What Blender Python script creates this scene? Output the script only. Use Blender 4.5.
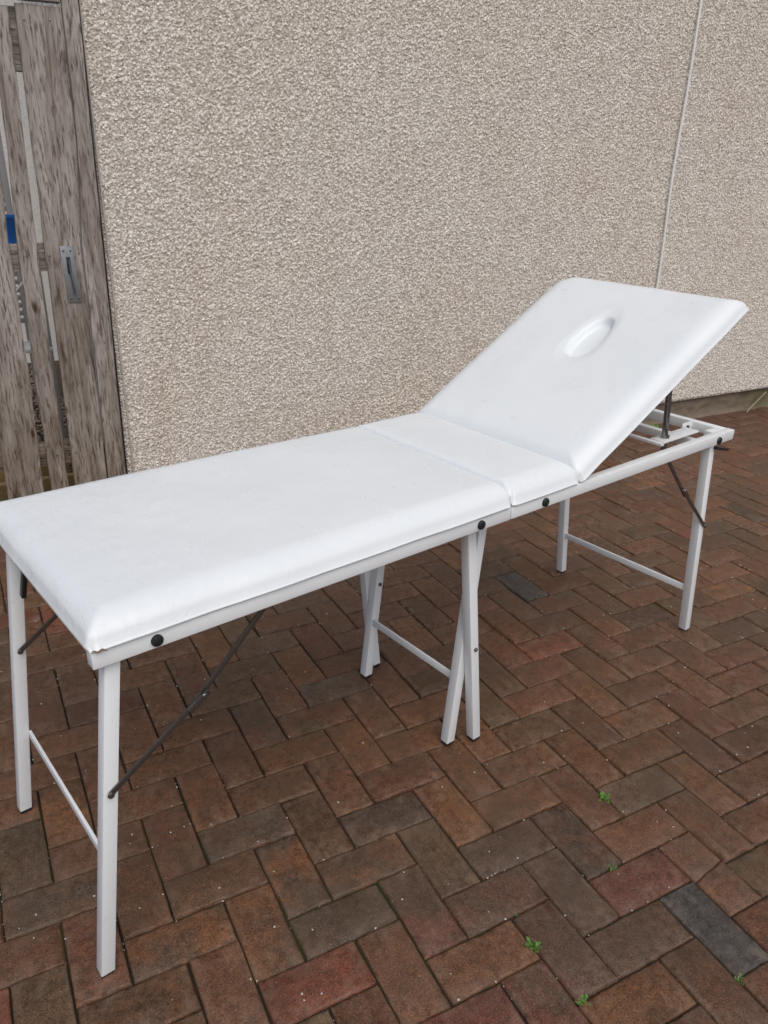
import bpy, bmesh, math, random
import numpy as np
from mathutils import Vector, Matrix, noise

for o in list(bpy.data.objects):
    bpy.data.objects.remove(o)
S = bpy.context.scene
C = S.collection
R = math.radians

# ------------------------------------------------------------------ camera
CAM = np.array([-0.4718, -1.1593, 1.3792])
W3 = np.array([1.94643054, -0.470166611, 0.332422538])
th = np.linalg.norm(W3); k = W3 / th
K = np.array([[0, -k[2], k[1]], [k[2], 0, -k[0]], [-k[1], k[0], 0]])
RM = np.eye(3) + math.sin(th) * K + (1 - math.cos(th)) * K @ K      # rows: right, down, forward
cd = bpy.data.cameras.new('camera')
cam = bpy.data.objects.new('camera', cd); C.objects.link(cam)
cd.sensor_fit = 'AUTO'; cd.sensor_width = 36.0; cd.lens = 789.63 / 1024 * 36
cd.clip_start = 0.02; cd.clip_end = 400
m = Matrix.Identity(4)
for r in range(3):
    m[r][0] = RM[0][r]; m[r][1] = -RM[1][r]; m[r][2] = -RM[2][r]; m[r][3] = CAM[r]
cam.matrix_world = m
S.camera = cam

# ------------------------------------------------------------------ light: overcast
SUN_EL, SUN_AZ = 56, 188          # azimuth measured from +Y towards +X (light comes from behind the camera)
w = bpy.data.worlds.new('World'); S.world = w; w.use_nodes = True
nt = w.node_tree; nt.nodes.clear()
sky = nt.nodes.new('ShaderNodeTexSky'); sky.sky_type = 'NISHITA'; sky.sun_disc = False
sky.sun_elevation = R(SUN_EL); sky.sun_rotation = R(SUN_AZ); sky.dust_density = 4.0; sky.air_density = 1.0; sky.ozone_density = 1.0
hs = nt.nodes.new('ShaderNodeHueSaturation'); hs.inputs['Saturation'].default_value = 0.95
bg = nt.nodes.new('ShaderNodeBackground'); bg.inputs['Strength'].default_value = 0.10
wo = nt.nodes.new('ShaderNodeOutputWorld')
nt.links.new(sky.outputs[0], hs.inputs['Color']); nt.links.new(hs.outputs[0], bg.inputs[0]); nt.links.new(bg.outputs[0], wo.inputs[0])
sd = bpy.data.lights.new('sun', 'SUN'); sd.energy = 1.35; sd.angle = R(70); sd.color = (1.0, 0.99, 0.975)
sun = bpy.data.objects.new('sun', sd); C.objects.link(sun)
dv = Vector((math.sin(R(SUN_AZ)) * math.cos(R(SUN_EL)), math.cos(R(SUN_AZ)) * math.cos(R(SUN_EL)), math.sin(R(SUN_EL))))
sun.rotation_euler = dv.to_track_quat('Z', 'Y').to_euler(); sun.location = (3, -3, 6)
S.view_settings.view_transform = 'Standard'; S.view_settings.look = 'None'
S.view_settings.gamma = 1.0; S.view_settings.exposure = 0.06
try: S.view_settings.use_curve_mapping = False
except Exception: pass

# ------------------------------------------------------------------ helpers
random.seed(7); rng = np.random.default_rng(11)

def tag(o, label=None, cat=None, group=None, kind=None):
    if label: o['label'] = label
    if cat: o['category'] = cat
    if group: o['group'] = group
    if kind: o['kind'] = kind
    return o

def empty(name, loc=(0, 0, 0), rz=0.0):
    o = bpy.data.objects.new(name, None); C.objects.link(o)
    o.location = loc; o.rotation_euler = (0, 0, rz); o.empty_display_size = 0.1
    return o

def obj(name, bm, mat, parent=None, smooth=True, autos=35):
    me = bpy.data.meshes.new(name)
    bmesh.ops.recalc_face_normals(bm, faces=bm.faces)
    if smooth:
        for f in bm.faces: f.smooth = True
        for e in bm.edges:
            if len(e.link_faces) == 2 and e.calc_face_angle(0) > R(autos): e.smooth = False
    bm.to_mesh(me); bm.free()
    if isinstance(mat, (list, tuple)):
        for x in mat: me.materials.append(x)
    else: me.materials.append(mat)
    o = bpy.data.objects.new(name, me); C.objects.link(o)
    if parent: o.parent = parent
    return o

def raw(name, V, F, mat, parent=None, smooth=True):
    """fast mesh from numpy arrays, F an (n,4) or (n,3) int array"""
    V = np.asarray(V, np.float32); F = np.asarray(F, np.int32)
    me = bpy.data.meshes.new(name)
    me.vertices.add(len(V)); me.vertices.foreach_set('co', V.ravel())
    n, kk = F.shape
    me.loops.add(n * kk); me.loops.foreach_set('vertex_index', F.ravel())
    me.polygons.add(n)
    me.polygons.foreach_set('loop_start', np.arange(0, n * kk, kk, dtype=np.int32))
    me.polygons.foreach_set('loop_total', np.full(n, kk, np.int32))
    me.polygons.foreach_set('use_smooth', np.full(n, smooth))
    me.update(calc_edges=True); me.validate()
    me.materials.append(mat)
    o = bpy.data.objects.new(name, me); C.objects.link(o)
    if parent: o.parent = parent
    return o

def vattr(o, name, data):
    data = np.asarray(data, np.float32)
    if data.ndim == 1:
        a = o.data.attributes.new(name, 'FLOAT', 'POINT'); a.data.foreach_set('value', data)
    else:
        a = o.data.attributes.new(name, 'FLOAT_COLOR', 'POINT')
        d = np.ones((len(data), 4), np.float32); d[:, :3] = data
        a.data.foreach_set('color', d.ravel())

def hexa(bm, P, bev=0.0, seg=2):
    """8 corners (bottom 4 ccw, top 4 ccw) -> bevelled box"""
    vs = [bm.verts.new(p) for p in P]
    fs = [bm.faces.new([vs[i] for i in q]) for q in ((3, 2, 1, 0), (4, 5, 6, 7), (0, 1, 5, 4), (1, 2, 6, 5), (2, 3, 7, 6), (3, 0, 4, 7))]
    if bev > 0:
        es = list({e for f in fs for e in f.edges})
        bmesh.ops.bevel(bm, geom=es, offset=bev, segments=seg, profile=0.5, affect='EDGES')

def box(bm, x0, x1, y0, y1, z0, z1, bev=0.0, seg=2):
    hexa(bm, [(x0, y0, z0), (x1, y0, z0), (x1, y1, z0), (x0, y1, z0), (x0, y0, z1), (x1, y0, z1), (x1, y1, z1), (x0, y1, z1)], bev, seg)

def bar(bm, a, b, wid, thk, up=(0, 0, 1), bev=0.0):
    """bar from a to b: wid across, thk along up"""
    a = Vector(a); b = Vector(b); d = (b - a).normalized(); up = Vector(up)
    s = d.cross(up)
    if s.length < 1e-5: s = d.cross(Vector((1, 0, 0)))
    s.normalize(); u = s.cross(d).normalized()
    s *= wid / 2; u *= thk / 2
    hexa(bm, [a - s - u, a + s - u, a + s + u, a - s + u, b - s - u, b + s - u, b + s + u, b - s + u], bev, 2)

def tube(bm, pts, r, n=12, cap=True):
    pts = [Vector(p) for p in pts]; rings = []
    rr = r if isinstance(r, (list, tuple)) else [r] * len(pts)
    ref = Vector((0.31, 0.77, 0.55))
    for i, p in enumerate(pts):
        d = (pts[min(i + 1, len(pts) - 1)] - pts[max(i - 1, 0)]).normalized()
        s = d.cross(ref).normalized(); u = s.cross(d)
        rings.append([bm.verts.new(p + (s * math.cos(2 * math.pi * j / n) + u * math.sin(2 * math.pi * j / n)) * rr[i]) for j in range(n)])
    for a, b in zip(rings, rings[1:]):
        for j in range(n): bm.faces.new((a[j], a[(j + 1) % n], b[(j + 1) % n], b[j]))
    if cap:
        bm.faces.new(rings[0][::-1]); bm.faces.new(rings[-1])

def dome(bm, c, axis, r, h, n=16):
    """low button: axis unit vector"""
    c = Vector(c); ax = Vector(axis).normalized(); s = ax.cross(Vector((0.3, 0.5, 0.81))).normalized(); u = s.cross(ax)
    prof = [(1.0, 0.0), (1.0, 0.45), (0.88, 0.75), (0.6, 0.93), (0.25, 1.0)]
    rings = [[bm.verts.new(c + (s * math.cos(2 * math.pi * j / n) + u * math.sin(2 * math.pi * j / n)) * r * q + ax * h * z) for j in range(n)] for q, z in prof]
    for a, b in zip(rings, rings[1:]):
        for j in range(n): bm.faces.new((a[j], a[(j + 1) % n], b[(j + 1) % n], b[j]))
    bm.faces.new(rings[-1]); bm.faces.new(rings[0][::-1])

# ------------------------------------------------------------------ materials
class NT:
    def __init__(s, name):
        s.m = bpy.data.materials.new(name); s.m.use_nodes = True; s.t = s.m.node_tree
        s.b = s.t.nodes['Principled BSDF']
    def n(s, typ, **kw):
        o = s.t.nodes.new('ShaderNode' + typ)
        for a, v in kw.items():
            if a in o.inputs: o.inputs[a].default_value = v
            else: setattr(o, a, v)
        return o
    def l(s, a, b): s.t.links.new(a, b)
    def coord(s, scale=(1, 1, 1), out='Object'):
        tc = s.n('TexCoord'); mp = s.n('Mapping'); mp.inputs['Scale'].default_value = scale
        s.l(tc.outputs[out], mp.inputs[0]); return mp.outputs[0]
    def noise(s, vec, scale, detail=4, rough=0.6, dist=0.0):
        o = s.n('TexNoise'); o.inputs['Scale'].default_value = scale; o.inputs['Detail'].default_value = detail
        o.inputs['Roughness'].default_value = rough; o.inputs['Distortion'].default_value = dist
        if vec is not None: s.l(vec, o.inputs['Vector'])
        return o.outputs['Fac']
    def ramp(s, fac, stops, interp='LINEAR'):
        o = s.n('ValToRGB'); e = o.color_ramp; e.interpolation = interp
        while len(e.elements) < len(stops): e.elements.new(0.5)
        for el, (p, c) in zip(e.elements, stops):
            el.position = p; el.color = (c, c, c, 1) if isinstance(c, (int, float)) else (*c, 1)
        s.l(fac, o.inputs[0]); return o.outputs[0]
    def mix(s, fac, a, b, mode='MIX'):
        o = s.n('Mix'); o.data_type = 'RGBA'; o.blend_type = mode
        for sock, v in ((o.inputs[0], fac), (o.inputs[6], a), (o.inputs[7], b)):
            if hasattr(v, 'is_linked'): s.l(v, sock)
            elif isinstance(v, (int, float)): sock.default_value = v if sock == o.inputs[0] else (v, v, v, 1)
            else: sock.default_value = (*v, 1)
        return o.outputs[2]
    def math(s, op, a, b=0.0):
        o = s.n('Math'); o.operation = op
        for sock, v in ((o.inputs[0], a), (o.inputs[1], b)):
            if hasattr(v, 'is_linked'): s.l(v, sock)
            else: sock.default_value = v
        return o.outputs[0]
    def attr(s, name, out='Color'):
        o = s.n('Attribute'); o.attribute_name = name; return o.outputs[out]
    def bump(s, h, strength=0.3, dist=0.002, prev=None):
        o = s.n('Bump'); o.inputs['Strength'].default_value = strength; o.inputs['Distance'].default_value = dist
        s.l(h, o.inputs['Height'])
        if prev is not None: s.l(prev, o.inputs['Normal'])
        return o.outputs[0]
    def out(s, col=None, rough=None, nrm=None, metal=None, spec=None, **kw):
        for key, v in (('Base Color', col), ('Roughness', rough), ('Normal', nrm), ('Metallic', metal), ('Specular IOR Level', spec)):
            if v is None: continue
            if hasattr(v, 'is_linked'): s.l(v, s.b.inputs[key])
            elif isinstance(v, (tuple, list)): s.b.inputs[key].default_value = (*v, 1)
            else: s.b.inputs[key].default_value = v
        for key, v in kw.items(): s.b.inputs[key.replace('_', ' ')].default_value = v
        return s.m

def mat_vinyl():
    t = NT('white_vinyl'); v = t.coord()
    big = t.noise(v, 5.0, 3, 0.5)
    col = t.mix(t.ramp(big, [(0.35, 0.0), (0.7, 1.0)]), (0.765, 0.805, 0.815), (0.80, 0.835, 0.842))
    h1 = t.noise(v, 9, 2, 0.45)          # soft creasing of the cover
    h2 = t.noise(v, 420, 3, 0.6)               # grain
    wr = t.noise(t.coord((1.5, 0.6, 1)), 30, 2, 0.5, 0.4)
    mask = t.n('SeparateXYZ'); t.l(t.coord(), mask.inputs[0])
    end = t.ramp(mask.outputs[0], [(0.0, 1.0), (0.55, 0.25), (0.9, 0.06)])   # more creased at the foot end
    vd = t.n('TexVoronoi'); vd.inputs['Scale'].default_value = 95; t.l(v, vd.inputs['Vector'])
    drop = t.ramp(vd.outputs['Distance'], [(0.10, 1.0), (0.30, 0.0)])
    dm = t.math('MULTIPLY', drop, t.math('MULTIPLY', t.ramp(t.noise(v, 11, 4, 0.6), [(0.46, 0.0), (0.58, 1.0)]), end))
    hh = t.math('ADD', h1, t.math('MULTIPLY', t.math('MULTIPLY', wr, end), 0.65))
    n1 = t.bump(hh, 0.45, 0.005); n1 = t.bump(dm, 0.35, 0.0014, n1)
    n2 = t.bump(h2, 0.04, 0.0006, n1)
    rg = t.ramp(t.noise(v, 12, 4, 0.6), [(0.35, 0.27), (0.65, 0.38)])
    return t.out(col, t.math('SUBTRACT', rg, t.math('MULTIPLY', t.math('MAXIMUM', dm, t.math('MULTIPLY', t.ramp(wr, [(0.45, 0.0), (0.6, 0.6)]), end)), 0.10)), n2, spec=0.5)

def mat_paint():
    t = NT('white_powder_coat'); v = t.coord()
    d = t.noise(v, 60, 5, 0.7)
    col = t.mix(t.ramp(d, [(0.58, 0.0), (0.78, 0.5)]), (0.84, 0.87, 0.88), (0.62, 0.60, 0.55))
    return t.out(col, t.ramp(t.noise(v, 30, 3), [(0.3, 0.30), (0.7, 0.48)]), t.bump(t.noise(v, 500, 2), 0.08, 0.0005))

def mat_simple(name, col, rough=0.5, metal=0.0, var=0.15, scale=40, bump=0.1):
    t = NT(name); v = t.coord(); f = t.noise(v, scale, 4, 0.65)
    c2 = tuple(x * (1 - var) for x in col); c1 = tuple(min(1, x * (1 + var)) for x in col)
    return t.out(t.mix(f, c1, c2), t.ramp(f, [(0.3, max(0.05, rough - 0.08)), (0.7, min(1, rough + 0.08))]), t.bump(f, bump, 0.001), metal)

def mat_pebbledash(dense=True):
    t = NT('pebble_dash'); v = t.coord()
    vo = t.n('TexVoronoi'); vo.inputs['Scale'].default_value = 125; t.l(v, vo.inputs['Vector'])
    sp_ = t.n('SeparateColor'); t.l(vo.outputs['Color'], sp_.inputs[0])
    st = t.math('ADD', t.math('MULTIPLY', sp_.outputs[0], 0.72), t.math('MULTIPLY', t.attr('stone', 'Fac'), 0.28))   # tone of each crushed stone
    mo = t.math('MAXIMUM', t.math('MULTIPLY', t.attr('mortar', 'Fac'), 0.6), t.ramp(vo.outputs['Distance'], [(0.46, 0.0), (0.64, 1.0)]))   # bare mortar between the stones
    col = t.ramp(st, [(0.10, (0.37, 0.34, 0.30)), (0.20, (0.63, 0.59, 0.53)), (0.35, (0.82, 0.78, 0.71)), (0.5, (0.87, 0.835, 0.775)), (0.62, (0.77, 0.715, 0.66)), (0.8, (0.93, 0.895, 0.835)), (1.0, (0.95, 0.935, 0.90))])
    col = t.mix(mo, col, (0.475, 0.435, 0.38))
    wx = t.noise(v, 1.3, 5, 0.6)           # weathering in broad drifts
    col = t.mix(t.ramp(wx, [(0.42, 0.0), (0.68, 0.30)]), col, t.mix(1.0, col, (0.94, 0.85, 0.72), 'MULTIPLY'))
    pk = t.noise(v, 2.1, 4, 0.6)
    col = t.mix(t.ramp(pk, [(0.50, 0.0), (0.70, 0.30)]), col, t.mix(1.0, col, (0.95, 0.86, 0.85), 'MULTIPLY'))
    drip = t.noise(t.coord((9, 9, 0.7)), 1.0, 5, 0.6)
    col = t.mix(t.ramp(drip, [(0.55, 0.0), (0.80, 0.45)]), col, t.mix(1.0, col, (0.78, 0.70, 0.60), 'MULTIPLY'))
    n = t.bump(t.math('SUBTRACT', 1.0, vo.outputs['Distance']), 0.35, 0.003); n = t.bump(t.noise(v, 420, 2, 0.7), 0.35, 0.002, n)
    return t.out(col, 0.85, n, spec=0.25)

def mat_brick():
    t = NT('clay_paver'); v = t.coord()
    a = t.attr('col_a'); b = t.attr('col_b'); off = t.attr('offset')
    ad = t.n('VectorMath', operation='ADD'); t.l(v, ad.inputs[0]); t.l(off, ad.inputs[1]); vv = ad.outputs[0]
    blend = t.noise(vv, 9.0, 4, 0.55)
    col = t.mix(t.ramp(blend, [(0.44, 0.0), (0.56, 1.0)]), a, b)
    cl = t.noise(vv, 55, 6, 0.75)
    col = t.mix(t.ramp(cl, [(0.38, 0.85), (0.58, 0.0)]), col, t.mix(1.0, col, (0.46, 0.43, 0.41), 'MULTIPLY'))
    sp = t.noise(vv, 420, 3, 0.75)
    col = t.mix(t.ramp(sp, [(0.43, 0.95), (0.50, 0.0)]), col, t.mix(1.0, col, (0.30, 0.28, 0.27), 'MULTIPLY'))
    col = t.mix(t.ramp(t.noise(vv, 300, 2, 0.6), [(0.575, 0.0), (0.65, 0.55)]), col, t.mix(0.55, (0.27, 0.17, 0.115), t.mix(1.0, col, (2.2, 2.0, 1.9), 'MULTIPLY')))
    ar = t.math('MULTIPLY', t.attr('arris', 'Fac'), t.ramp(t.noise(vv, 38, 4, 0.7), [(0.40, 0.0), (0.62, 0.75)]))   # arrises rubbed pale
    col = t.mix(ar, col, t.mix(0.45, col, (0.32, 0.235, 0.17)))
    dirt = t.noise(v, 3.2, 6, 0.65)              # grime drifting across several pavers
    col = t.mix(t.ramp(dirt, [(0.45, 0.0), (0.68, 0.6)]), col, (0.085, 0.056, 0.036))
    sep = t.n('SeparateXYZ'); t.l(v, sep.inputs[0])   # soil washed over the pavers along the foot of the wall
    dw = t.math('ADD', sep.outputs[1], t.math('MULTIPLY', t.noise(v, 5, 5, 0.65), 0.9))
    soil = t.ramp(t.math('MULTIPLY', dw, 0.4), [(0.76, 0.0), (0.94, 0.85)])
    col = t.mix(soil, col, t.mix(sp, (0.090, 0.046, 0.031), (0.165, 0.085, 0.058)))
    wet = t.noise(v, 1.7, 4, 0.6)
    rg = t.math('ADD', t.ramp(wet, [(0.35, 0.24), (0.62, 0.46)]), t.math('MULTIPLY', t.math('SUBTRACT', cl, 0.5), 0.5))
    n = t.bump(cl, 0.45, 0.004); n = t.bump(sp, 0.7, 0.002, n)
    return t.out(col, rg, n, spec=0.33)

def mat_soil(name, c1, c2, sc=40, moss=None):
    t = NT(name); v = t.coord(); f = t.noise(v, sc, 6, 0.7)
    col = t.mix(f, c1, c2)
    if moss: col = t.mix(t.ramp(t.noise(v, 2.2, 5, 0.65), [(0.50, 0.0), (0.64, 0.8)]), col, moss)
    return t.out(col, 0.85, t.bump(t.noise(v, 350, 4, 0.7), 0.7, 0.003), spec=0.2)

def mat_wood(axis=2):
    t = NT('weathered_timber')
    def perm(a_, b_): return (b_, a_, a_) if axis == 0 else (a_, a_, b_)
    tc = t.coord(); off = t.n('ObjectInfo')
    ad = t.n('VectorMath', operation='ADD'); t.l(tc, ad.inputs[0])
    sc = t.n('VectorMath', operation='SCALE'); sc.inputs['Scale'].default_value = 7.3
    cmb = t.n('CombineXYZ'); t.l(off.outputs['Random'], cmb.inputs[0]); t.l(off.outputs['Random'], cmb.inputs[2])
    t.l(cmb.outputs[0], sc.inputs[0]); t.l(sc.outputs[0], ad.inputs[1]); v = ad.outputs[0]
    mp = t.n('Mapping'); mp.inputs['Scale'].default_value = perm(34, 2.0); t.l(v, mp.inputs[0])
    mp2 = t.n('Mapping'); mp2.inputs['Scale'].default_value = perm(150, 16); t.l(v, mp2.inputs[0])
    mp3 = t.n('Mapping'); mp3.inputs['Scale'].default_value = perm(30, 5.5); t.l(v, mp3.inputs[0])
    g = t.noise(mp.outputs[0], 1.0, 6, 0.6, 1.4); f = t.noise(mp2.outputs[0], 1.0, 4, 0.65, 0.4); s = t.noise(mp3.outputs[0], 1.0, 5, 0.65, 0.8)
    col = t.ramp(g, [(0.28, (0.120, 0.092, 0.070)), (0.42, (0.235, 0.200, 0.170)), (0.58, (0.345, 0.308, 0.278)), (0.75, (0.185, 0.148, 0.120))])
    mp5 = t.n('Mapping'); mp5.inputs['Scale'].default_value = perm(16, 1.6); t.l(v, mp5.inputs[0])
    sv = t.noise(mp5.outputs[0], 1.0, 4, 0.6, 0.6)
    col = t.mix(t.ramp(sv, [(0.46, 0.0), (0.62, 0.75)]), col, t.ramp(f, [(0.3, (0.28, 0.245, 0.215)), (0.6, (0.50, 0.465, 0.43))]))
    col = t.mix(t.ramp(s, [(0.56, 0.0), (0.68, 0.75)]), col, (0.085, 0.056, 0.036))
    col = t.mix(t.ramp(f, [(0.34, 0.85), (0.49, 0.0)]), col, (0.070, 0.054, 0.045))
    vo = t.n('TexVoronoi'); vo.inputs['Scale'].default_value = 1.0
    mp4 = t.n('Mapping'); mp4.inputs['Scale'].default_value = (11, 3, 4.2); t.l(v, mp4.inputs[0]); t.l(mp4.outputs[0], vo.inputs['Vector'])
    kn = t.ramp(vo.outputs['Distance'], [(0.04, 1.0), (0.11, 0.0)])
    col = t.mix(kn, col, (0.075, 0.045, 0.028))
    sep = t.n('SeparateXYZ'); t.l(tc, sep.inputs[0])     # damp browner, greener foot of the boards
    low = t.math('MULTIPLY', t.ramp(sep.outputs[2], [(0.05, 1.0), (1.0, 0.0)]), t.ramp(s, [(0.25, 0.25), (0.6, 0.9)]))
    col = t.mix(low, col, t.mix(1.0, col, (0.55, 0.47, 0.36), 'MULTIPLY'))
    n = t.bump(g, 0.5, 0.004); n = t.bump(f, 0.6, 0.002, n)
    return t.out(col, 0.8, n, spec=0.2)

M = dict(
    vinyl=mat_vinyl(), paint=mat_paint(),
    black=mat_simple('black_plastic', (0.016, 0.016, 0.018), 0.42),
    steel=mat_simple('dark_spring_steel', (0.15, 0.135, 0.125), 0.36, 0.8, 0.35, 60),
    chrome=mat_simple('dull_chrome', (0.30, 0.30, 0.31), 0.25, 1.0, 0.1, 8, 0.0),
    zinc=mat_simple('galvanised_plate', (0.30, 0.315, 0.33), 0.5, 0.75, 0.35, 55, 0.3),
    board=mat_simple('dark_underside_board', (0.05, 0.045, 0.04), 0.7),
    tear=mat_simple('brown_backing_fabric', (0.22, 0.13, 0.07), 0.8),
    dash=mat_pebbledash(), brick=mat_brick(), wood=mat_wood(), woodh=mat_wood(0),
    joint=mat_soil('joint_sand', (0.016, 0.013, 0.010), (0.050, 0.039, 0.028), 60, (0.040, 0.050, 0.014)),
    soil=mat_soil('dark_soil', (0.05, 0.035, 0.025), (0.11, 0.08, 0.06), 25),
    plinth=mat_soil('damp_plinth', (0.13, 0.10, 0.075), (0.27, 0.22, 0.165), 14, (0.13, 0.12, 0.06)),
    cable=mat_simple('white_cable', (0.95, 0.95, 0.95), 0.4),
    bead=mat_simple('pale_bead', (0.50, 0.46, 0.40), 0.7),
    chip=mat_simple('white_chippings', (0.52, 0.48, 0.43), 0.7, 0, 0.35, 300),
    leaf=mat_simple('weed_leaf', (0.095, 0.200, 0.028), 0.5, 0, 0.35, 200),
    stick=mat_simple('pale_stick', (0.26, 0.21, 0.14), 0.75, 0, 0.25, 60),
    blue=mat_simple('blue_plastic', (0.015, 0.12, 0.42), 0.4),
    grey=mat_simple('grey_panel', (0.25, 0.25, 0.25), 0.6),
    pale=mat_simple('pale_board', (0.60, 0.61, 0.62), 0.5),
    timber=mat_simple('yellow_timber', (0.40, 0.28, 0.11), 0.75, 0, 0.3, 25, 0.3),
    gravel=mat_simple('gravel_stone', (0.24, 0.18, 0.125), 0.8, 0, 0.4, 90, 0.3),
)

# ================================================================== SETTING
# ground under everything, out to the horizon
bm = bmesh.new()
bmesh.ops.create_grid(bm, x_segments=1, y_segments=1, size=150)
for v_ in bm.verts: v_.co.z = -0.03
tag(obj('ground', bm, M['soil']), kind='structure')

# sand in the joints of the paving
bm = bmesh.new()
hexa(bm, [(-5, -5, -0.028), (9, -5, -0.028), (9, 2.10, -0.028), (-5, 2.10, -0.028), (-5, -5, -0.0085), (9, -5, -0.0085), (9, 2.10, -0.0085), (-5, 2.10, -0.0085)])
tag(obj('joint_sand', bm, M['joint']), kind='structure')

# herringbone block paving (one surface; lattice measured in units of 0.1 m, v runs towards -Y)
PAL = [((0.108, 0.068, 0.047), 5), ((0.118, 0.072, 0.050), 5), ((0.094, 0.066, 0.047), 4), ((0.122, 0.066, 0.048), 3), ((0.138, 0.060, 0.044), 1.1),
       ((0.138, 0.082, 0.046), 3.4), ((0.092, 0.075, 0.060), 1.6), ((0.072, 0.068, 0.064), 0.25), ((0.090, 0.074, 0.050), 2.0)]
PC = np.array([p[0] for p in PAL]) * np.array([1.12, 0.84, 0.62]); PW = np.array([p[1] for p in PAL]); PW = PW / PW.sum()
SLATE = (0.056, 0.062, 0.070); RED = (0.140, 0.056, 0.042); ORG = (0.165, 0.082, 0.040); BRN = (0.100, 0.066, 0.046)
SPEC = {('H', 0, 0): (BRN, ORG), ('V', 1, 1): (BRN, RED), ('V', 6, 4): (SLATE, SLATE), ('V', 7, 3): (ORG, (0.15, 0.085, 0.06)), ('H', 5, 3): ((0.13, 0.06, 0.045), RED),
        ('V', 11, -9): (SLATE, (0.06, 0.062, 0.062)), ('H', 9, -1): (ORG, (0.13, 0.08, 0.05)), ('V', 0, -6): ((0.13, 0.055, 0.035), BRN), ('V', -2, -4): (ORG, (0.12, 0.06, 0.038)),
        ('H', -4, 0): (BRN, ORG), ('V', -1, -1): ((0.085, 0.062, 0.045), ORG), ('V', -2, 0): (ORG, (0.12, 0.07, 0.045)), ('V', 2, 0): ((0.118, 0.080, 0.046), (0.10, 0.07, 0.048)),
        ('H', -1, 1): (BRN, (0.09, 0.068, 0.052)), ('V', 2, 4): (RED, BRN), ('H', 0, 4): (RED, (0.13, 0.055, 0.042)), ('H', 1, -1): ((0.080, 0.060, 0.048), BRN), ('H', 4, 4): ((0.11, 0.068, 0.052), BRN),
        ('V', 3, 3): ((0.105, 0.068, 0.052), (0.12, 0.06, 0.045)), ('H', 2, 2): ((0.12, 0.066, 0.05), BRN), ('V', 4, 2): (BRN, (0.095, 0.07, 0.055)), ('H', 3, 1): ((0.095, 0.07, 0.055), BRN)}
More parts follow.
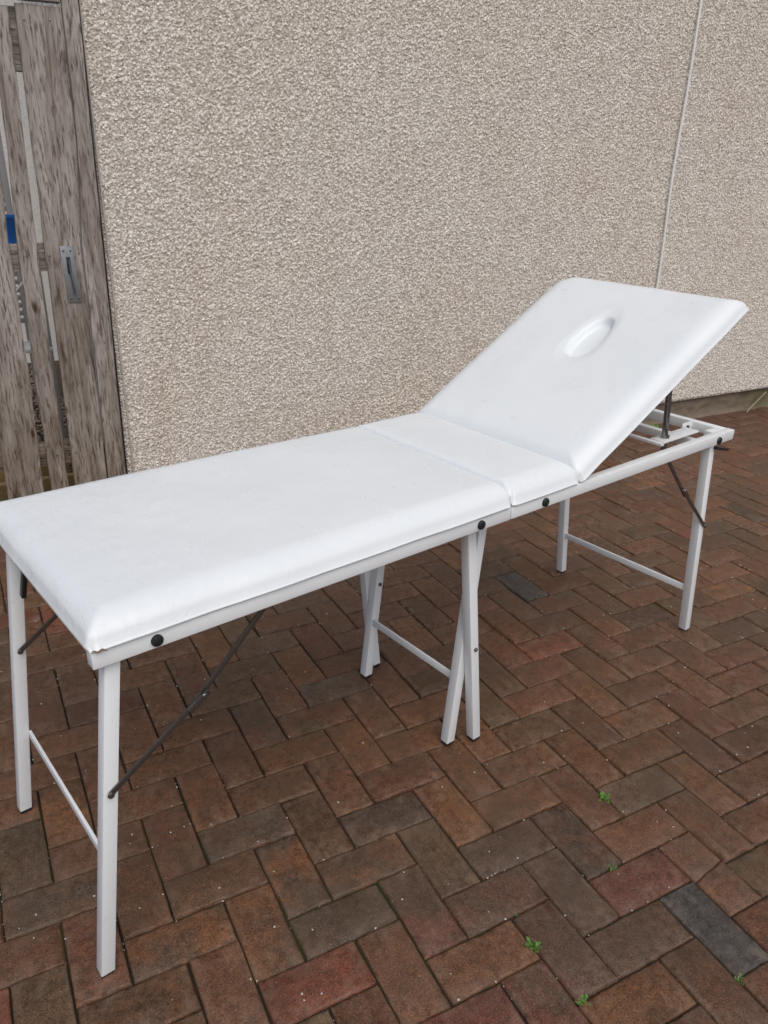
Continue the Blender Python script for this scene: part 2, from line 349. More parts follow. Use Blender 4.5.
def paving():
    NX, NY = 15, 9
    Vs, Fs, CA, CB, OF, ED = [], [], [], [], [], []
    base = 0
    gi, gj = np.meshgrid(np.arange(NX), np.arange(NY), indexing='ij')
    q = (gi[:-1, :-1] * NY + gj[:-1, :-1]).ravel()
    FQ = np.stack([q, q + NY, q + NY + 1, q + 1], 1)
    def axis(n, L):
        c = 0.0026
        inner = np.linspace(2 * c, L - 2 * c, n - 6)
        return np.concatenate([[0, 0.0, c], inner, [L - c, L, L]])
    def add(x0, y0, w_, h_, ca, cb, half=None):
        nonlocal base
        lx, ly = axis(NX, w_), axis(NY, h_)
        X, Y = np.meshgrid(lx, ly, indexing='ij')
        dx = np.minimum(X, w_ - X); dy = np.minimum(Y, h_ - Y); d = np.minimum(dx, dy)
        Z = np.where(d < 0.0004, -0.0026, np.where(d < 0.0031, -0.0010, 0.0))
        Z = Z + rng.normal(0, 0.00035, X.shape)
        wear = rng.random((NX, NY)) ** 6 * 0.0035
        Z = Z - np.where(d < 0.007, wear, 0)
        jx = rng.normal(0, 0.0007, X.shape); jy = rng.normal(0, 0.0007, X.shape)
        edge = d < 0.004
        Xj = X + np.where(edge, jx, 0); Yj = Y + np.where(edge, jy, 0)
        tx, ty, tz = np.clip(rng.normal(0, 0.009), -.018, .018), np.clip(rng.normal(0, 0.011), -.022, .022), np.clip(rng.normal(0, 0.0013), -.0025, .0022)
        Z = Z + tz + tx * (X - w_ / 2) * 0.9 + ty * (Y - h_ / 2) * 0.9
        skirt = (gi == 0) | (gi == NX - 1) | (gj == 0) | (gj == NY - 1)
        Z = np.where(skirt, -0.018, Z)
        a = rng.normal(0, 0.004); cx, cy = w_ / 2, h_ / 2
        Xr = cx + (Xj - cx) * math.cos(a) - (Yj - cy) * math.sin(a); Yr = cy + (Xj - cx) * math.sin(a) + (Yj - cy) * math.cos(a)
        if half is not None: Xr, Yr = half(Xr, Yr)
        P = np.stack([x0 + Xr, y0 + Yr, Z], -1).reshape(-1, 3)
        n = NX * NY
        Vs.append(P); Fs.append(FQ + base); base += n; ED.append(np.where(d < 0.0075, rng.uniform(0.25, 1.0, d.shape), 0.0).ravel())
        CA.append(np.tile(ca, (n, 1))); CB.append(np.tile(cb, (n, 1))); OF.append(np.tile(rng.random(3) * 40, (n, 1)))
    g = 0.0022
    for i in range(-110, 111):
        for j in range(-60, 61):
            hu, hv = -i + 2 * j, i + 2 * j
            for kind, u, v, du, dv_ in (('H', hu, hv, 2, 1), ('V', hu + 2, hv, 1, 2)):
                x0, x1, y0, y1 = u * 0.1, (u + du) * 0.1, -(v + dv_) * 0.1, -v * 0.1
                if x1 < -3.0 or x0 > 7.2 or y1 < -3.2 or y0 > 2.06: continue
                ca, cb = PC[rng.choice(len(PC), p=PW)], PC[rng.choice(len(PC), p=PW)]
                ca = ca * rng.uniform(0.95, 1.80); cb = ca * 0.45 + cb * 1.38 * 0.55
                if (kind, u, v) in SPEC: ca, cb = (np.array([1.38, 1.22, 1.05]) * np.array(q_) for q_ in SPEC[(kind, u, v)])
                if (kind, u, v) == ('V', 7, 3):         # the cracked paver, in two pieces
                    sl = lambda f: f
                    add(x0 + g, y0 + 0.100 + 0.001, 0.1 - 2 * g, 0.1 - g - 0.001, ca, cb, lambda X, Y: (X, Y + (0.1 - Y) * 0.18 * (X - 0.05) / 0.1 * 1.0))
                    add(x0 + g, y0 + g, 0.1 - 2 * g, 0.1 - g - 0.0008, ca, cb, lambda X, Y: (X, Y + Y * 0.18 * (X - 0.05) / 0.1 * 1.0))
                else:
                    add(x0 + g, y0 + g, x1 - x0 - 2 * g, y1 - y0 - 2 * g, ca, cb)
    o = raw('block_paving', np.concatenate(Vs), np.concatenate(Fs), M['brick'])
    vattr(o, 'col_a', np.concatenate(CA)); vattr(o, 'col_b', np.concatenate(CB)); vattr(o, 'offset', np.concatenate(OF)); vattr(o, 'arris', np.concatenate(ED))
    tag(o, kind='structure')
paving()

# ------------------------------------------------------------------ house wall (pebble dash on a recessed plinth)
WY0, WYAW = 2.060, R(-1.0)
hw = empty('house_wall', (0.03, WY0, 0), WYAW)
tag(hw, 'tall pebble dashed house wall with low plinth standing behind the massage table', 'wall')

def stone_relief(X, Z, cell, rmin, rmax, seed):
    """nearest-stone height field: returns height, stone random value, mortar mask"""
    rs = np.random.default_rng(seed)
    nx = int((X.max() - X.min()) / cell) + 5; nz = int((Z.max() - Z.min()) / cell) + 5
    x0, z0 = X.min() - 2 * cell, Z.min() - 2 * cell
    jx = rs.random((nx, nz)); jz = rs.random((nx, nz)); rad = rmin + (rmax - rmin) * rs.random((nx, nz)) ** 1.3
    asp = rs.uniform(0.6, 1.0, (nx, nz)); ang = rs.uniform(0, np.pi, (nx, nz)); hgt = rs.uniform(0.35, 1.0, (nx, nz)); val = rs.random((nx, nz)); tlx = rs.normal(0, 0.38, (nx, nz)); tlz = rs.normal(0, 0.38, (nx, nz))
    ci = ((X - x0) / cell).astype(int); cj = ((Z - z0) / cell).astype(int)
    H = np.zeros_like(X); V = np.zeros_like(X)
    for a in (-1, 0, 1):
        for b in (-1, 0, 1):
            i = np.clip(ci + a, 0, nx - 1); j = np.clip(cj + b, 0, nz - 1)
            dx = X - (x0 + (i + jx[i, j]) * cell); dz = Z - (z0 + (j + jz[i, j]) * cell)
            ca, sa = np.cos(ang[i, j]), np.sin(ang[i, j])
            p = dx * ca + dz * sa; q_ = (-dx * sa + dz * ca) / asp[i, j]
            r_ = rad[i, j]; t_ = 1 - (np.abs(p) ** 2.4 + np.abs(q_) ** 2.4) / r_ ** 2.4
            h = np.where(t_ > 0, np.minimum(np.sqrt(np.maximum(t_, 0)) * r_ * 0.95, r_ * 0.62 * hgt[i, j] + dx * tlx[i, j] + dz * tlz[i, j]), 0)
            up = h > H
            H = np.where(up, h, H); V = np.where(up, val[i, j], V)
    return H, V, (H < 0.0010).astype(float)

def dash_panel():
    # dense part that is seen, then coarse up to the eaves and along to the far end
    xs = np.concatenate([np.arange(0, 4.45, 0.0031), np.linspace(4.47, 9.0, 60)])
    zs = np.concatenate([np.arange(0.13, 2.36, 0.0031), np.linspace(2.40, 5.4, 60)])
    X, Z = np.meshgrid(xs, zs, indexing='ij')
    H, V, Mo = stone_relief(X, Z, 0.0080, 0.0034, 0.0076, 5)
    Y = -0.80 * H - 0.0025 * np.sin(X * 2.1 + 1) * np.sin(Z * 3.0) 
    edge = np.clip((0.035 - X) / 0.035, 0, 1)
    Y = Y + 0.012 * edge ** 2
    lip = np.clip((0.150 - Z) / 0.02, 0, 1); Y = Y + 0.010 * lip ** 2
    nx, nz = X.shape
    P = np.stack([X, Y, Z], -1).reshape(-1, 3)
    gi, gj = np.meshgrid(np.arange(nx - 1), np.arange(nz - 1), indexing='ij'); q = (gi * nz + gj).ravel()
    F = np.stack([q, q + nz, q + nz + 1, q + 1], 1)
    # return along the passage and underside lip
    xr = np.arange(0, 0.30, 0.0042) ; xr = np.concatenate([xr, np.linspace(0.31, 1.5, 60)])
    X2, Z2 = np.meshgrid(xr, np.concatenate([np.arange(0.13, 2.42, 0.0062), np.linspace(2.45, 5.4, 50)]), indexing='ij')
    H2, V2, M2 = stone_relief(X2, Z2, 0.0088, 0.0034, 0.0088, 9)
    P2 = np.stack([-0.62 * H2 * np.clip(X2 / 0.03, 0, 1), X2 + 0.012, Z2], -1).reshape(-1, 3)
    nx2, nz2 = X2.shape
    gi, gj = np.meshgrid(np.arange(nx2 - 1), np.arange(nz2 - 1), indexing='ij'); q = (gi * nz2 + gj).ravel()
    F2 = np.stack([q, q + 1, q + nz2 + 1, q + nz2], 1) + len(P)
    lipv = np.array([[0, 0.012, 0.131], [9, 0.012, 0.131], [9, 0.08, 0.131], [0, 0.08, 0.131], [0, 0.012, 5.39], [9, 0.012, 5.39], [9, 1.5, 5.39], [0, 1.5, 5.39]])
    b0 = len(P) + len(P2)
    F3 = np.array([[b0, b0 + 3, b0 + 2, b0 + 1], [b0 + 4, b0 + 5, b0 + 6, b0 + 7]])
    o = raw('render_coat', np.concatenate([P, P2, lipv]), np.concatenate([F, F2, F3]), M['dash'], hw, smooth=False)
    vattr(o, 'stone', np.concatenate([V.ravel(), V2.ravel(), np.full(8, .5)])); vattr(o, 'mortar', np.concatenate([Mo.ravel(), M2.ravel(), np.ones(8)]))
dash_panel()

# plinth: lumpy concrete set back under the render
xs = np.linspace(0.0, 9.0, 700); zs = np.linspace(-0.03, 0.136, 18)
X, Z = np.meshgrid(xs, zs, indexing='ij')
Y = np.array([[0.030 + 0.010 * noise.noise(Vector((x * 6, z * 12, 3))) + 0.006 * noise.noise(Vector((x * 25, z * 30, 8))) - 0.045 * max(0, (0.035 - z) / 0.065) ** 2 * (1.0 + 0.9 * noise.noise(Vector((x * 3, 2, 2)))) for z in zs] for x in xs])
P = np.stack([X, Y, Z], -1).reshape(-1, 3); nz = len(zs)
gi, gj = np.meshgrid(np.arange(len(xs) - 1), np.arange(nz - 1), indexing='ij'); q = (gi * nz + gj).ravel()
raw('plinth', P, np.stack([q, q + nz, q + nz + 1, q + 1], 1), M['plinth'], hw)
bm = bmesh.new()
tube(bm, [(0.038, -0.009, z) for z in np.linspace(0.14, 5.3, 40)], 0.0032, 8)
obj('corner_bead', bm, M['bead'], hw)

# thin white cable running down the wall
bm = bmesh.new()
def wall_y(x): return WY0 + (x - 0.03) * math.tan(WYAW)
pts = []
for z in np.linspace(0.02, 5.2, 90):
    x = 2.858 + 0.006 * math.sin(z * 3.3 + 0.4) + 0.003 * math.sin(z * 8.1)
    pts.append((x, wall_y(x) - 0.0155, z))
tube(bm, pts, 0.0058, 8)
tag(obj('cable', bm, M['cable']), 'thin white cable running straight down the pebble dashed wall', 'cable')

# ------------------------------------------------------------------ timber gate and its post
GY = 2.03
def plank_mesh(left, right, y0, y1, seed, wob=0.0018):
    """left/right: lists of (z, x); board with slightly wandering edges"""
    zl = [p[0] for p in left]
    z0, z1 = min(zl), max(zl)
    n = 46; bm = bmesh.new(); rows = []
    li = sorted(left); ri = sorted(right)
    for kx in range(n):
        z = z0 + (z1 - z0) * kx / (n - 1)
        xl = np.interp(z, [p[0] for p in li], [p[1] for p in li]) + wob * noise.noise(Vector((seed, z * 6, 0))) * 2
        xr = np.interp(z, [p[0] for p in ri], [p[1] for p in ri]) + wob * noise.noise(Vector((seed + 9, z * 6, 0))) * 2
        bow = 0.003 * noise.noise(Vector((seed + 3, z * 1.5, 0)))
        c = 0.0025
        prof = [(xl, y1 + bow), (xl, y0 + c + bow), (xl + c, y0 + bow)]
        for s in (0.2, 0.4, 0.6, 0.8):
            x = xl + (xr - xl) * s
            prof.append((x, y0 + bow + 0.0012 * noise.noise(Vector((x * 60, z * 3, seed)))))
        prof += [(xr - c, y0 + bow), (xr, y0 + c + bow), (xr, y1 + bow)]
        rows.append([bm.verts.new((x, y, z + (0.004 * noise.noise(Vector((x * 40, seed, 5))) if kx in (0, n - 1) else 0))) for x, y in prof])
    m_ = len(rows[0])
    for a, b in zip(rows, rows[1:]):
        for i in range(m_): bm.faces.new((a[i], a[(i + 1) % m_], b[(i + 1) % m_], b[i]))
    bm.faces.new(rows[0][::-1]); bm.faces.new(rows[-1])
    return bm

gate = empty('wooden_gate', (-0.2, GY, 0))
tag(gate, 'weathered grey timber gate of gapped vertical boards with a galvanised bolt plate', 'gate')
def gpart(name, bm, mat, parent=gate, **kw):
    if parent is gate: bmesh.ops.translate(bm, verts=bm.verts, vec=(0.2, -GY, 0))
    return obj(name, bm, mat, parent, **kw)
gpart('plank', plank_mesh([(0.06, -0.171), (0.213, -0.169), (1.10, -0.152), (1.825, -0.136)], [(0.06, -0.048), (0.20, -0.044), (1.10, -0.029), (1.43, 0.0), (1.825, 0.006)], GY, GY + 0.02, 1), M['wood'])
gpart('plank', plank_mesh([(0.05, -0.260), (0.644, -0.254), (1.106, -0.240), (1.376, -0.226), (1.815, -0.212)], [(0.05, -0.194), (0.638, -0.188), (1.105, -0.178), (1.377, -0.170), (1.815, -0.156)], GY, GY + 0.02, 2), M['wood'])
gpart('plank', plank_mesh([(0.06, -0.423), (0.646, -0.405), (1.82, -0.368)], [(0.06, -0.292), (0.646, -0.272), (1.107, -0.268), (1.82, -0.240)], GY, GY + 0.02, 3), M['wood'])
gpart('plank', plank_mesh([(0.05, -0.545), (1.82, -0.50)], [(0.05, -0.452), (1.82, -0.405)], GY, GY + 0.02, 4), M['wood'])
gpart('plank', plank_mesh([(0.06, -0.700), (1.82, -0.66)], [(0.06, -0.580), (1.82, -0.535)], GY, GY + 0.02, 5), M['wood'])
for z0, z1, sx in ((0.255, 0.345, 0), (0.995, 1.090, 0.01), (1.635, 1.82, 0.02)):
    bm = bmesh.new(); box(bm, -0.70 + sx, -0.045 + sx, GY + 0.024, GY + 0.064, z0, z1, 0.003); gpart('rail', bm, M['woodh'])
bm = bmesh.new(); box(bm, -0.70, 0.004, GY - 0.012, GY + 0.03, 1.838, 1.905, 0.004); gpart('top_rail', bm, M['woodh'])
bm = bmesh.new(); bar(bm, (-0.64, GY + 0.085, 0.36), (-0.34, GY + 0.085, 1.60), 0.03, 0.085, (0.93, 0, -0.37), 0.003); gpart('brace', bm, M['wood'])
# bolt plate
bm = bmesh.new()
hexa(bm, [(-0.098, GY - 0.004, 0.882), (-0.052, GY - 0.004, 0.882), (-0.052, GY - 0.0008, 0.882), (-0.098, GY - 0.0008, 0.882), (-0.104, GY - 0.004, 1.082), (-0.060, GY - 0.004, 1.082), (-0.060, GY - 0.0008, 1.082), (-0.104, GY - 0.0008, 1.082)], 0.001)
bp = gpart('bolt_plate', bm, M['zinc'])
bm = bmesh.new(); box(bm, 0.113, 0.127, -0.0062, -0.0046, 0.985, 1.045, 0.0005)
obj('slot', bm, M['black'], bp)
bm = bmesh.new(); tube(bm, [(0.121, -0.010, 1.035), (0.122, -0.012, 0.99), (0.129, -0.011, 0.915)], 0.0042, 10); obj('bolt', bm, M['chrome'], bp)
for sx, sz in ((0.107, 1.066), (0.131, 1.066), (0.113, 0.897), (0.139, 0.897)):
    bm = bmesh.new(); dome(bm, (sx, -0.004, sz), (0, -1, 0), 0.0038, 0.0016, 10); obj('screw', bm, M['steel'], bp)
for sx, sz in ((0.085, 1.78), (0.165, 1.785), (0.06, 1.05), (0.16, 1.055), (0.05, 0.30), (0.13, 0.305), (-0.02, 1.05), (-0.02, 0.30), (-0.12, 1.04), (-0.15, 0.30)):
    bm = bmesh.new(); dome(bm, (sx, -0.0005, sz), (0, -1, 0), 0.0032, 0.0015, 8); obj('nail_head', bm, M['steel'], gate)

bm = plank_mesh([(-0.02, -0.046), (0.20, -0.039), (1.10, -0.024), (1.43, 0.004), (2.6, 0.012)], [(-0.02, 0.031), (0.216, 0.031), (1.85, 0.060), (2.6, 0.072)], GY - 0.006, GY + 0.012, 12, 0.001)
bmesh.ops.translate(bm, verts=bm.verts, vec=(0, -GY, 0))
po = obj('gate_post', bm, M['wood']); po.location = (0, GY, 0)
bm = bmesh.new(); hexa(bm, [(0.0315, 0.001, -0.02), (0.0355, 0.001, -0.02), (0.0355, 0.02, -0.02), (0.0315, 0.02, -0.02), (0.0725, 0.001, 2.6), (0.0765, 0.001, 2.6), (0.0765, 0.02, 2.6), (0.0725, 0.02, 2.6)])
obj('gap_shade_strip', bm, M['black'], po)  # black strip added to stand for the shadowed gap between post and wall
tag(po, 'narrow weathered timber post fixed to the wall corner beside the gate', 'post')

# ------------------------------------------------------------------ what shows through the gaps of the gate
def pebbles(name, n, x0, x1, y0, y1, r0, r1, zf, mat, seed, jit=0.35, clus=None):
    rs = np.random.default_rng(seed)
    base = np.array([[1, 0, 0], [-1, 0, 0], [0, 1, 0], [0, -1, 0], [0, 0, 1], [0, 0, -1], [.6, .6, .55], [-.6, .6, .55], [-.6, -.6, .55], [.6, -.6, .55]], float)
    tri = np.array([[4, 6, 9], [4, 7, 6], [4, 8, 7], [4, 9, 8], [0, 9, 6], [2, 6, 7], [1, 7, 8], [3, 8, 9], [0, 6, 2], [2, 7, 1], [1, 8, 3], [3, 9, 0], [5, 0, 2], [5, 2, 1], [5, 1, 3], [5, 3, 0]])
    Vs, Fs = [], []
    for i in range(n):
        if clus is not None: x, y = clus[i]
        else: x, y = rs.uniform(x0, x1), rs.uniform(y0, y1)
        r_ = r0 + (r1 - r0) * rs.random() ** 2
        P = base * (1 + rs.normal(0, jit * 0.5, (10, 1))) * np.array([r_, r_ * rs.uniform(.6, 1), r_ * rs.uniform(.45, .8)])
        a = rs.uniform(0, 6.28); ca, sa = math.cos(a), math.sin(a)
        P = np.stack([P[:, 0] * ca - P[:, 1] * sa + x, P[:, 0] * sa + P[:, 1] * ca + y, P[:, 2] + zf(x, y, r_, rs)], 1)
        Vs.append(P); Fs.append(tri + 10 * i)
    return raw(name, np.concatenate(Vs), np.concatenate(Fs), mat, smooth=True)
tag(pebbles('gravel', 5200, -1.1, 0.02, 2.16, 4.9, 0.008, 0.02, lambda x, y, r_, rs: -0.012 + rs.random() * 0.016, M['gravel'], 3), kind='stuff')

bm = bmesh.new(); box(bm, -2.6, 2.2, 0, 0.2, -0.03, 2.4)
gw_bm = bm
t = NT('rough_cast_far'); v_ = t.coord()
vo = t.n('TexVoronoi'); vo.inputs['Scale'].default_value = 70; t.l(v_, vo.inputs['Vector'])
farm = t.out(t.mix(vo.outputs['Color'], (0.88, 0.86, 0.81), (0.76, 0.73, 0.68)), 0.85, t.bump(vo.outputs['Distance'], 0.35, 0.004))
o = obj('garden_wall', gw_bm, farm, smooth=False); o.location = (-1.2, 5.2, 0)
tag(o, 'pale roughcast garden wall seen through the gaps of the gate', 'wall')

sl = empty('slatted_panel', (-0.36, 3.5, 0))
tag(sl, 'grey slatted screen standing on the gravel behind the gate', 'screen')
for x in (-0.34, 0.20):
    bm = bmesh.new(); box(bm, x, x + 0.03, 0, 0.03, -0.02, 1.52, 0.002); obj('post', bm, M['grey'], sl)
for i in range(24):
    z = 0.56 + i * 0.04
    bm = bmesh.new(); box(bm, -0.309, 0.199, 0.005, 0.022, z, z + 0.024, 0.002); obj('slat', bm, M['grey'], sl)

# blue tub hooked on the screen, open top with a rolled rim
bm = bmesh.new()
prof = [(0.0, 0.0), (0.058, 0.0), (0.066, 0.13), (0.070, 0.135), (0.070, 0.142), (0.062, 0.142), (0.056, 0.01), (0.0, 0.01)]
ring = []
for r_, z in prof[1:-1]:
    ring.append([bm.verts.new((r_ * math.cos(a * math.pi / 12), r_ * math.sin(a * math.pi / 12), z)) for a in range(24)])
for a, b in zip(ring, ring[1:]):
    for j in range(24): bm.faces.new((a[j], a[(j + 1) % 24], b[(j + 1) % 24], b[j]))
bm.faces.new(ring[0][::-1]); bm.faces.new(ring[-1])
o = obj('tub', bm, M['blue']); o.location = (-0.20, 3.05, 0.985)
tag(o, 'small bright blue plastic tub seen through the gap left in the gate', 'tub')
# stand carrying the tub and pale shelf
st = empty('shelf_stand', (-0.25, 3.05, 0))
tag(st, 'metal stand with pale shelves standing behind the gate', 'stand')
for z in (0.975, 0.535):
    bm = bmesh.new(); box(bm, -0.16, 0.16, -0.1, 0.1, z - 0.02, z, 0.003); obj('shelf', bm, M['pale'], st)
for x in (-0.15, 0.15):
    for y in (-0.09, 0.09):
        bm = bmesh.new(); box(bm, x - 0.008, x + 0.008, y - 0.008, y + 0.008, -0.02, 0.954, 0.001); obj('leg', bm, M['grey'], st)
bm = bmesh.new(); tube(bm, [(-0.145, -0.105, 0.60), (0.15, -0.105, 0.93)], 0.005, 8); obj('brace', bm, M['pale'], st)
# yellow timber edging
for i, (x0, x1, y, z, lab) in enumerate(((-0.75, -0.01, 2.32, 0.11, 'yellowish sawn timber edging board nearest behind the gate'), (-0.72, -0.13, 2.62, 0.15, 'yellowish timber edging board further behind the gate on gravel'))):
    bm = bmesh.new(); box(bm, x0, x1, -0.02, 0.02, -0.02, z, 0.004)
    o = obj('edging_board', bm, M['timber']); o.location = (0, y, 0); tag(o, lab, 'board', 'timber edging boards behind the gate')

# ================================================================== MASSAGE TABLE  (local axes: u along, n across, z up)
YAW = R(11.25); eu = np.array([math.cos(YAW), math.sin(YAW)]); en = np.array([-math.sin(YAW), math.cos(YAW)])
OB = -0.38870 * eu + 0.00607 * en
tb = empty('massage_table', (OB[0], OB[1], 0), YAW)
tag(tb, 'white folding massage table with raised backrest and face hole on brick paving', 'massage table')
L, W, H, HG = 1.885, 0.57, 0.690, 0.934
RW, RD = 0.024, 0.029            # rail section
LW = 0.026                       # leg section

def frame(u0, u1, cross):
    bm = bmesh.new(); b = 0.0016
    box(bm, u0, u1, 0, RW, H - RD, H, b); box(bm, u0, u1, W - RW, W, H - RD, H, b)
    for c in cross: box(bm, c, c + RW, RW + 0.0005, W - RW - 0.0005, H - RD + 0.0005, H - 0.0006, b)
    return obj('frame', bm, M['paint'], tb)
frame(0.0, HG - 0.0015, (0.058, HG - 0.03)); frame(HG + 0.0015, L, (HG + 0.0065, L - RW - 0.0006))

def pad(name, length, T, place, ends=((0.055, 0.72), (0.018, 0.34)), hole=False, step=0.008, rc=(0.016, 0.012, 0.030), flare=0.0, flare_top=0.0, far=0.014):
    """upholstered pad: flat underside, upright lower side, long soft roll up to the top; ends = (roll radius, drop) of each end"""
    y0, y1 = -0.004, W + far; wid = y1 - y0
    RS, DS = 0.060, 0.84
    bm = bmesh.new(); cache = {}
    fine = lambda a, n_: [a * i / n_ for i in range(n_ + 1)]
    xs = sorted({round(v, 5) for v in list(np.linspace(0, length, int(length / step))) + fine(0.056, 16) + [length - v for v in fine(0.056, 16)]})
    ys = sorted({round(v, 5) for v in list(np.linspace(y0, y1, int(W / step))) + [y0 + v for v in fine(0.056, 16)] + [y1 - v for v in fine(0.056, 16)]})
    def clean(a): 
        o_ = [a[0]]
        for v in a[1:]:
            if v - o_[-1] > 0.0012: o_.append(v)
        o_[-1] = a[-1]; return o_
    xs, ys = clean(xs), clean(ys)
    sm = lambda a: max(0, min(1, a)) ** 2 * (3 - 2 * max(0, min(1, a)))
    def plan(x, y):
        r_ = rc[0] if x < length / 2 else (rc[1] if y < W / 2 else rc[2])
        qx = min(max(x, r_), length - r_); qy = min(max(y, y0 + r_), y1 - r_)
        dx, dy = (x - qx) / r_, (y - qy) / r_; nn = math.hypot(dx, dy)
        if nn > 1e-9 and dx and dy:
            f_ = max(abs(dx), abs(dy)) / nn; x, y = qx + dx * f_ * r_, qy + dy * f_ * r_
        y += max(0.0, (y - y0) / wid) * (flare * (1 - x / length) + flare_top * x / length)
        # edges of the cover wander a little
        x += 0.0013 * noise.noise(Vector((y * 9, 3 + len(name), x * 2))) * (1 if x < 0.06 or x > length - 0.06 else 0)
        y += 0.0016 * noise.noise(Vector((x * 7, 5 + len(name), y * 2))) * (1 if y < 0.06 or y > W - 0.06 else 0)
        return x, y
    def top(x, y):
        drop = 0.0
        for d, (r_, dp) in ((x, ends[0]), (length - x, ends[1]), (y - y0, (RS, DS)), (y1 - y, (RS, DS))):
            e = max(0.0, 1 - d / r_)
            if e > 0: drop += (dp * (1 - (1 - min(1, e) ** 2.2) ** (1 / 1.8))) ** 4
        z = T - T * min(0.93, drop ** 0.25)
        s_, t_ = 2 * x / length - 1, 2 * (y - y0) / wid - 1
        z += 0.005 * (1 - s_ ** 4) * (1 - t_ ** 4)
        z += 0.0016 * noise.noise(Vector((x * 5 + len(name), y * 5, 1))) + 0.0005 * noise.noise(Vector((x * 22, y * 22, 4)))
        if hole:
            hs, hn = x - 0.452, y - W / 2 - 0.004
            wd = 0.041 - 0.10 * hs * 0.8
            rr = (abs(hs / 0.090) ** 2.3 + abs(hn / wd) ** 2.3) ** (1 / 2.3)
            dd = (1 - rr) * 0.044
            z -= 0.0045 * sm((dd + 0.024) / 0.026) + 0.021 * sm((dd + 0.003) / 0.0100)
        return z
    def vt(x, y):
        key = (x, y)
        if key not in cache: cache[key] = bm.verts.new(place(*plan(x, y), top(x, y)))
        return cache[key]
    NS = 7
    def vs_(x, y, k_):
        if k_ == NS: return vt(x, y)
        key = (x, y, k_)
        if key not in cache:
            px, py = plan(x, y); f_ = k_ / NS; bul = 0.0030 * math.sin(math.pi * f_) - 0.003 * (1 - f_) ** 4
            if y == y0: py -= bul
            if y == y1: py += bul
            if x == 0: px -= bul
            if x == length: px += bul * (1 if ends[1][0] > 0.03 else 0)
            cache[key] = bm.verts.new(place(px, py, f_ * top(x, y)))
        return cache[key]
    for a0, a1 in zip(xs, xs[1:]):
        for b0, b1 in zip(ys, ys[1:]): bm.faces.new((vt(a0, b0), vt(a1, b0), vt(a1, b1), vt(a0, b1)))
    per = [(x, y0) for x in xs] + [(length, y) for y in ys[1:]] + [(x, y1) for x in xs[-2::-1]] + [(0.0, y) for y in ys[-2:0:-1]]
    xs[0] = 0.0
    for p_, q_ in zip(per, per[1:] + per[:1]):
        for k_ in range(NS): bm.faces.new((vs_(*p_, k_), vs_(*q_, k_), vs_(*q_, k_ + 1), vs_(*p_, k_ + 1)))
    bm.faces.new([vs_(*p_, 0) for p_ in per])
    return obj(name, bm, M['vinyl'], tb, autos=80)

PT = 0.048
fc = pad('foot_cushion', 0.934, PT, lambda x, y, z: (x - 0.003, y, H + 0.002 + z), flare=0.026)
pad('seat_cushion', 0.234, PT, lambda x, y, z: (x + 0.9315, y, H + 0.002 + z), ends=((0.018, 0.34), (0.040, 0.5)), rc=(0.016, 0.014, 0.014))
TH = R(28.3); ct, sn = math.cos(TH), math.sin(TH)
def bplace(x, y, z):
    z -= PT
    return (1.151 + x * ct - z * sn, y, 0.733 + x * sn + z * ct)
pad('backrest', 0.735, PT, bplace, ends=((0.045, 0.66), (0.060, 0.86)), rc=(0.014, 0.014, 0.080), hole=True, step=0.0042, far=0.026, flare_top=0.022)
# boards under the pads
bm = bmesh.new(); box(bm, 0.03, HG - 0.035, RW + 0.003, W - RW - 0.003, H - 0.012, H + 0.0015); obj('base_board', bm, M['board'], tb, smooth=False)
bm = bmesh.new(); box(bm, HG + 0.033, 1.15, RW + 0.003, W - RW - 0.003, H - 0.012, H + 0.0015); obj('base_board', bm, M['board'], tb, smooth=False)
bm = bmesh.new()
hexa(bm, [bplace(a, b, c) for c in (-0.010, 0.001) for a, b in ((0.03, 0.03), (0.68, 0.03), (0.68, W - 0.03), (0.03, W - 0.03))]); obj('base_board', bm, M['board'], tb, smooth=False)
# worn corner of the cover
bm = bmesh.new()
pts = [(-0.001 + 0.0018 * i, -0.0062 - 0.0004 * i, H + 0.0075 + 0.002 * math.sin(i * 0.9)) for i in range(14)]
tube(bm, pts, [0.0004 + 0.0011 * math.sin(math.pi * i / 13) for i in range(14)], 6); obj('tear', bm, M['tear'], fc)

def leg(u_foot, u_top, n, z_top=H - RD - 0.001):
    a = LW / 2; bm = bmesh.new(); zc = 0.007
    um = u_foot + (u_top - u_foot) * zc / z_top
    hexa(bm, [(um - a, n - a, zc), (um + a, n - a, zc), (um + a, n + a, zc), (um - a, n + a, zc), (u_top - a, n - a, z_top), (u_top + a, n - a, z_top), (u_top + a, n + a, z_top), (u_top - a, n + a, z_top)], 0.0018)
    lg = obj('leg', bm, M['paint'], tb)
    bm = bmesh.new(); c = a - 0.0008
    box(bm, um - c, um + c, n - c, n + c, -0.0015, zc + 0.004, 0.001); obj('foot_cap', bm, M['black'], lg)
    return lg
NL = 0.028; NF = 0.037
leg(-0.053, 0.036, NL); leg(-0.047, 0.036, W - NF)
leg(1.877, 1.803, NL); leg(1.872, 1.803, W - NF)
nA, nB = 0.073, 0.102
for sgn in (0, 1):
    a_, b_ = (nA, nB) if not sgn else (W - nA - 0.006, W - nB - 0.006)
    leg(0.951, 0.871, a_, H - 0.006); leg(0.883 + 0.012 * sgn, 0.954 + 0.02 * sgn, b_, H - 0.006)

